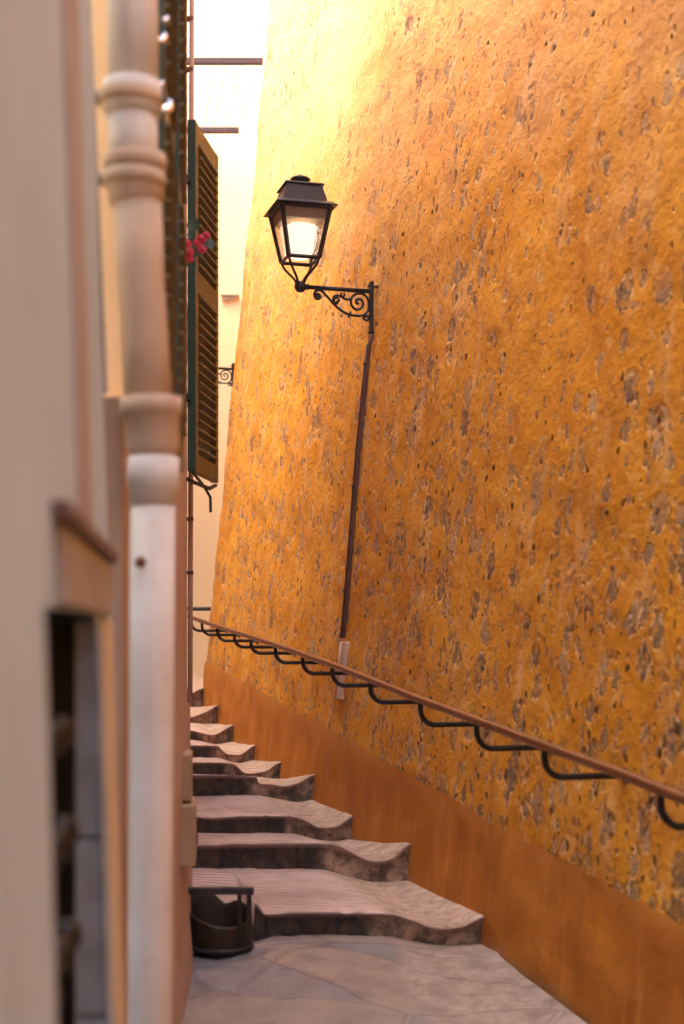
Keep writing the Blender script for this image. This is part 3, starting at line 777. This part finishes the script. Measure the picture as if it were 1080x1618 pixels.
# ================================================================ TUB
zg = -1.214
tw = (403 - 298) / F * 5.3; Hh = .276
to = Vector((P(298, 1500, 5.4).x - .03, 5.42, zg - .01))
tub = empty('scoop_front_tub', to, 'dark sooty tub under a flat bar, standing at the foot of the tan house', 'tub')
W_ = tw + .03
mb = MB()
rx, ry = W_ / 2 * .94, .12
cx_ = W_ / 2
n = 40
vo, vi = [], []
def zt(t):       # rim height round the drum; -pi/2 faces the viewer
    x, y = math.cos(t), math.sin(t)
    if y < 0: return Hh * (.60 - .10 * x + .12 * y + .04 * x * x)
    return Hh * (.60 - .10 * x + .16 * y - .12 * math.exp(-((x - .15) / .25) ** 2) * y + .04 * x * x)
prof = []
for j in range(9):
    f = j / 8
    for k in range(n):
        t = 2 * math.pi * k / n; r = lerp(.84, 1.0, f ** .7)
        vo.append((cx_ + rx * r * math.cos(t) - .02 * (1 - f) * -1, ry * r * math.sin(t), .012 + (zt(t) - .012) * f))
for j in range(9):
    f = 1 - j / 8
    for k in range(n):
        t = 2 * math.pi * k / n; r = lerp(.84, 1.0, f ** .7) - .05
        vo.append((cx_ + rx * r * math.cos(t) + .02 * (1 - f), ry * r * math.sin(t), .022 + (zt(t) - .022) * f))
fs = [(j * n + k, j * n + (k + 1) % n, (j + 1) * n + (k + 1) % n, (j + 1) * n + k) for j in range(17) for k in range(n)]
fs.append(tuple(range(n))[::-1]); fs.append(tuple(range(17 * n, 18 * n)))
mb.add(vo, fs); mb.build('drum', M_tub, tub, True)
mb = MB(); mb.box((W_ / 2, -.115, Hh - .012), (W_ + .01, .036, .026), None); mb.build('top_bar', M_tubrim, tub, False, .003)
for (x, y, w) in ((W_ - .012, -.122, .018), (W_ - .050, -.09, .016), (.01, -.11, .018)):
    mb = MB(); mb.box((x, y, (Hh - .026) / 2 + .03), (w, .012, Hh - .085)); mb.build('strut', M_tub, tub, False, .002)
mb = MB(); mb.tube([(cx_ + rx * .885 * math.cos(t) + .016, ry * .90 * math.sin(t), .035) for t in fr(0, 2 * math.pi, 40)], .008, 6, False); mb.build('hoop', M_tubrim, tub, True)
# dark fill in the bottom of the drum
mb = MB(); mb.lathe([(.0, .02), (.95, .02), (.6, .05), (.0, .06)], (0, 0, 0), 20)
mb.v = [(cx_ + .015 + v[0] * rx * .8, v[1] * ry * .8, v[2]) for v in mb.v]; mb.build('drum_fill', M_dark, tub, True)

# ================================================================ HANDRAIL
XR = 1.98
rp = [(276, 966), (300, 975), (345, 990), (420, 1014), (478, 1034), (540, 1056), (600, 1080), (660, 1104), (760, 1141), (870, 1182), (980, 1222), (1080, 1262), (1300, 1348)]
def raily(px): return XR * F / (px + 93)
def railp(px): 
    return P(px, interp(rp, px), raily(px))
ro = railp(700)
hr = empty('handrail', ro, 'long sloping brown handrail on black curved brackets fixed along the ochre wall', 'handrail')
mb = MB(); pxs = fr(276, 1300, 80)
mb.tube([railp(p) - ro for p in pxs], .0165, 16); mb.build('rail', M_rail, hr, True)
for px in (302, 319, 343.5, 370, 396, 435, 478, 525, 585, 664, 753, 860, 1044, 1250):
    t = railp(px); drop = .105; rad = .065
    # fixing point: straight across to the wall
    def wdist(p):
        h = p.z - base(p.y).z; q = wallpt(p.y, h); return ((q.x + KX * q.y) - (p.x + KX * p.y)) / (1.039)
    e = t + Vector((0, 0, -drop)); L = wdist(e) + .02
    pts = [t + Vector((0, 0, -.008)), t + Vector((0, 0, -.03)), t + Vector((0, 0, -(drop - rad)))]
    for k in range(1, 9):
        a = math.pi / 2 * k / 8
        pts.append(t + Vector((0, 0, -(drop - rad))) + PERP * (rad * (1 - math.cos(a))) + Vector((0, 0, -rad * math.sin(a))))
    pts.append(t + PERP * L + Vector((0, 0, -drop)))
    mb = MB(); mb.tube([p - ro for p in pts], .0112, 10)
    mb.lathe([(0, 0), (.026, 0), (.024, .006), (0, .008)], t + PERP * (L - .025) + Vector((0, 0, -drop)) - ro, 14, M=Matrix.Rotation(math.radians(-15.7 + 180), 3, 'Z').inverted() @ Matrix.Rotation(math.radians(90), 3, 'Y'))
    mb.build('bracket', M_iron, hr, True)
mb = MB(); o = P(315, 962, 12.6); mb.tube([P(270, 962, 12.6) - o, P(322, 962, 12.6) - o, P(335, 962, 12.6) - o], .0175, 10)
t_ = mb.build('cross_bar', M_iron, None, True); t_.location = o
tag(t_, 'short level black bar across the head of the steps above the handrail end', 'bar')
mb = MB(); mb.tube([P(272, 962, 12.6) - o, P(272, 1075, 12.6) - o + Vector((0, 0, 0))], .0175, 10); mb.build('post', M_iron, t_, True)

# ================================================================ LANTERNS
ML = rotz(math.radians(15.7))
def spiral(cx, cz, r0, r1, a0, turns, n=26):
    return [(cx + lerp(r0, r1, i / n) * math.cos(a0 + turns * 2 * math.pi * i / n), cz + lerp(r0, r1, i / n) * math.sin(a0 + turns * 2 * math.pi * i / n)) for i in range(n + 1)]
def smooth2(pts, n=6):
    out = []
    for i in range(len(pts) - 1):
        p0, p1, p2, p3 = pts[max(i - 1, 0)], pts[i], pts[i + 1], pts[min(i + 2, len(pts) - 1)]
        for k in range(n):
            t = k / n
            out.append(tuple(.5 * (2 * p1[j] + (p2[j] - p0[j]) * t + (2 * p0[j] - 5 * p1[j] + 4 * p2[j] - p3[j]) * t * t + (3 * p1[j] - p0[j] - 3 * p2[j] + p3[j]) * t ** 3) for j in (0, 1)))
    out.append(pts[-1]); return out
def lantern(ball, label, arm=.415):
    e = empty('wall_lantern', ball, label, 'lantern', 'square lanterns on scrolled brackets', ML)
    e.matrix_world = Matrix.Translation(ball) @ ML.to_4x4()
    K = .000867   # metres per pixel of the enlarged detail
    def sq(w, z): return [(-w, -w, z), (w, -w, z), (w, w, z), (-w, w, z)]
    zb, zt_ = .150, .425
    wb, wt = .088, .140
    # frame corner bars, rings
    fr_ = MB()
    for i in range(4):
        a, b = Vector(sq(wb, zb)[i]), Vector(sq(wt, zt_)[i]); fr_.tube([a, b], .0140, 4)
    for w, z, r in ((wb, zb, .011), (wt, zt_, .012)):
        c = [Vector(p) for p in sq(w, z)]
        for i in range(4): fr_.tube([c[i], c[(i + 1) % 4]], r, 4)
    fr_.build('frame', M_lampmetal, e)
    for i in range(4):
        c0, c1 = sq(wb - .004, zb)[i], sq(wb - .004, zb)[(i + 1) % 4]; d0, d1 = sq(wt - .004, zt_)[i], sq(wt - .004, zt_)[(i + 1) % 4]
        m = MB(); m.add([c0, c1, d1, d0], [(0, 1, 2, 3)]); m.build('glass_pane', M_glass, e)
    # eave: flared skirt, roof box, top plate, chimney
    m = MB(); m.hexa(sq(.178, zt_ + .004), sq(.150, zt_ + .026)); 
    ev = m.build('eave', M_lampmetal, e, False, .002)
    m = MB(); m.hexa(sq(.130, zt_ + .024), sq(.102, zt_ + .128)); m.build('roof', M_lampmetal, e, False, .003)
    m = MB(); m.hexa(sq(.114, zt_ + .128), sq(.109, zt_ + .138)); m.build('roof_cap', M_lampmetal, e, False, .002)
    m = MB(); z0 = zt_ + .138
    m.lathe([(.050, z0), (.040, z0 + .006), (.034, z0 + .016), (.033, z0 + .026), (.042, z0 + .032), (.056, z0 + .036), (.058, z0 + .044), (.046, z0 + .054), (.022, z0 + .060), (.012, z0 + .064), (.012, z0 + .068), (.004, z0 + .073)], n=26)
    m.build('finial', M_lampmetal, e, True)
    # diffuser and reflector
    m = MB(); m.lathe([(.050, zb + .012), (.066, zb + .025), (.082, zb + .10), (.094, zb + .180), (.084, zb + .190)], n=24); m.build('diffuser', M_bulb, e, True)
    m = MB(); m.hexa(sq(.118, zt_ - .065), sq(.128, zt_ - .012)); m.build('reflector', simple('cream_reflector', (.6, .45, .3), (.5, .36, .22), 8), e)
    # cradle rods from ball to lower corners
    for i in range(4):
        cx, cy, _ = sq(wb, zb)[i]; s = []
        for t in fr(0, 1, 10):
            k = .20 + .80 * (t ** 1.6) if t < .85 else .20 + .80 * (t ** 1.6)
            bow = .16 * math.sin(math.pi * t) - .05 * math.sin(2 * math.pi * t)
            s.append((cx * (k + bow), cy * (k + bow), .018 + (zb - .018) * t))
        m = MB(); m.tube(s, .0075, 8); m.build('cradle_rod', M_lampmetal, e, True)
    m = MB(); m.lathe([(0, -.033), (.018, -.029), (.031, -.015), (.034, 0), (.031, .015), (.018, .029), (0, .033)], n=20)
    m.build('ball_joint', M_iron, e, True)
    # arm
    m = MB(); m.tube([(.03, 0, .002), (.05, 0, .001)], .017, 12); m.tube([(.04, 0, .001), (arm, 0, -.0)], .0125, 12); m.build('arm', M_iron, e, True)
    # back post leaning with the wall
    def mapp(x, z): return (arm - (868 - x) * K, 0, (893 - z) * K)
    m = MB(); m.hexa([(arm - .006, -.016, -.262), (arm + .012, -.016, -.262), (arm + .012, .016, -.262), (arm - .006, .016, -.262)],
                     [(arm - .006, -.016, .055), (arm + .018, -.016, .055), (arm + .018, .016, .055), (arm - .006, .016, .055)])
    for z in (.030, -.235): m.box((arm + .014, 0, z), (.06, .034, .006))
    m.build('wall_post', M_iron, e, False, .002)
    def scroll(pts2, r, name='scroll'):
        m = MB(); m.tube([mapp(*p) for p in pts2], r * 1.3, 8); m.build(name, M_iron, e, True)
    scroll(smooth2([(510, 948), (500, 955), (494, 945), (503, 932), (520, 938), (522, 958), (505, 966), (486, 950), (486, 925), (505, 908), (535, 912), (570, 945), (610, 985), (650, 1020), (700, 1048), (750, 1059), (810, 1056), (845, 1030), (856, 990), (850, 945), (820, 915), (785, 912), (750, 928), (734, 960), (740, 995), (765, 1018), (795, 1012), (815, 990), (815, 965), (795, 948), (772, 955), (770, 975), (788, 980)]), .0058)
    scroll(smooth2([(632, 972), (645, 975), (652, 962), (640, 950), (622, 958), (618, 975), (632, 988), (645, 985)]), .005)
    scroll(smooth2([(618, 978), (612, 955), (628, 936), (660, 937), (690, 952), (720, 956), (742, 945)]), .0055)
    scroll(smooth2([(668, 915), (666, 930), (678, 938), (690, 928), (684, 916)]), .0048)
    scroll(smooth2([(820, 1056), (822, 1075), (838, 1085), (855, 1076), (852, 1058), (838, 1056), (836, 1068)]), .0055)
    m = MB(); c = mapp(724, 1055); m.box(c, (.011, .018, .036), Matrix.Rotation(.35, 3, 'Y')); m.build('collar', M_iron, e)
    return e
ballY = wall_at(590, 527).y - .415 * .27
lantern(P(474, 453, ballY), 'large square wall lantern glowing white on a scrolled bracket on the ochre wall')
b2 = P(367, 583, 14.0)
lantern(b2 - PERP * .365, 'small distant lantern on a scrolled bracket half hidden behind the open shutter', .365)

# ---- conduit below the lantern
lo = wall_at(543, 1010, .02)
co = empty('cable_conduit', lo, 'thin red brown cable conduit running down the ochre wall from the big lantern', 'conduit')
cp = [(586.5, 528), (584, 545), (576, 620), (568, 700), (560, 800), (552, 900), (545, 985), (542.5, 1008)]
mb = MB(); mb.tube([wall_at(x, y, .022) - lo for x, y in cp], .0105, 10)
mb.tube([wall_at(x - 4.5, y, .020) - lo for x, y in cp[1:]], .0065, 8); mb.build('tube', M_conduit, co, True)
for y in (575, 770, 935):
    x = interp([(p[1], p[0]) for p in cp], y); m = MB(); m.box(wall_at(x - 1, y, .012) - lo, (.045, .02, .014)); m.build('saddle_clip', M_iron, co)
lc = wall_at(540, 1058, .02)
cv = MB()
a, b = wall_at(543.5, 1014, .02), wall_at(534, 1105, .02)
dd = (b - a).normalized()
MR = Matrix((PERP, DIR, dd.cross(Vector((0,0,0))) if False else Vector((0, 0, 1)))).transposed()
side = DIR * .022
def quad(c, w, t): return [c - DIR * w + PERP * .03, c + DIR * w + PERP * .03, c + DIR * w - PERP * t, c - DIR * w - PERP * t]
cv.hexa([p - lc for p in quad(b, .055, .012)], [p - lc for p in quad(a, .055, .012)])
t_ = cv.build('cable_cover', M_cover, None, False, .006); t_.location = lc
tag(t_, 'grubby white cable cover strip on the ochre wall behind the handrail', 'cable cover')
m = MB(); m.tube([a - lc + DIR * .01 - PERP * .016, b - lc + DIR * .01 - PERP * .016], .006, 8); m.build('ridge', M_cover, t_, True)

# ---- weeds along the foot of the plinth
m = MB()
for i, Y in enumerate((5.55, 5.08, 5.0, 4.92)):
    c = base(Y) + Vector((-.03, 0, .004))
    for k in range(110 if i else 50):
        p = c + Vector((random.gauss(0, .012), random.gauss(0, .05), random.uniform(0, .016))); r = random.uniform(.003, .007)
        nrm = Vector((random.uniform(-1, .2), random.uniform(-1, .4), random.uniform(.2, 1))).normalized(); aa = nrm.orthogonal().normalized() * r; bb = nrm.cross(aa)
        m.add([p - aa, p - bb * .6, p + aa, p + bb * .6], [(0, 1, 2, 3)])
tag(m.build('weeds', M_weed), kind='stuff')

# ---- warm misty air in the lane
hz_m = NT('haze_air'); t = hz_m.t
for n_ in list(t.nodes):
    if n_.type == 'BSDF_PRINCIPLED': t.nodes.remove(n_)
pv = t.nodes.new('ShaderNodeVolumePrincipled'); pv.inputs['Color'].default_value = (1, .93, .86, 1)
pv.inputs['Density'].default_value = .0045; pv.inputs['Anisotropy'].default_value = .35
t.links.new(pv.outputs[0], t.nodes['Material Output'].inputs['Volume'])
mb = MB(); mb.box((0, 5, 3.25), (62, 62, 15.3)); tag(mb.build('haze', hz_m.m), kind='stuff')
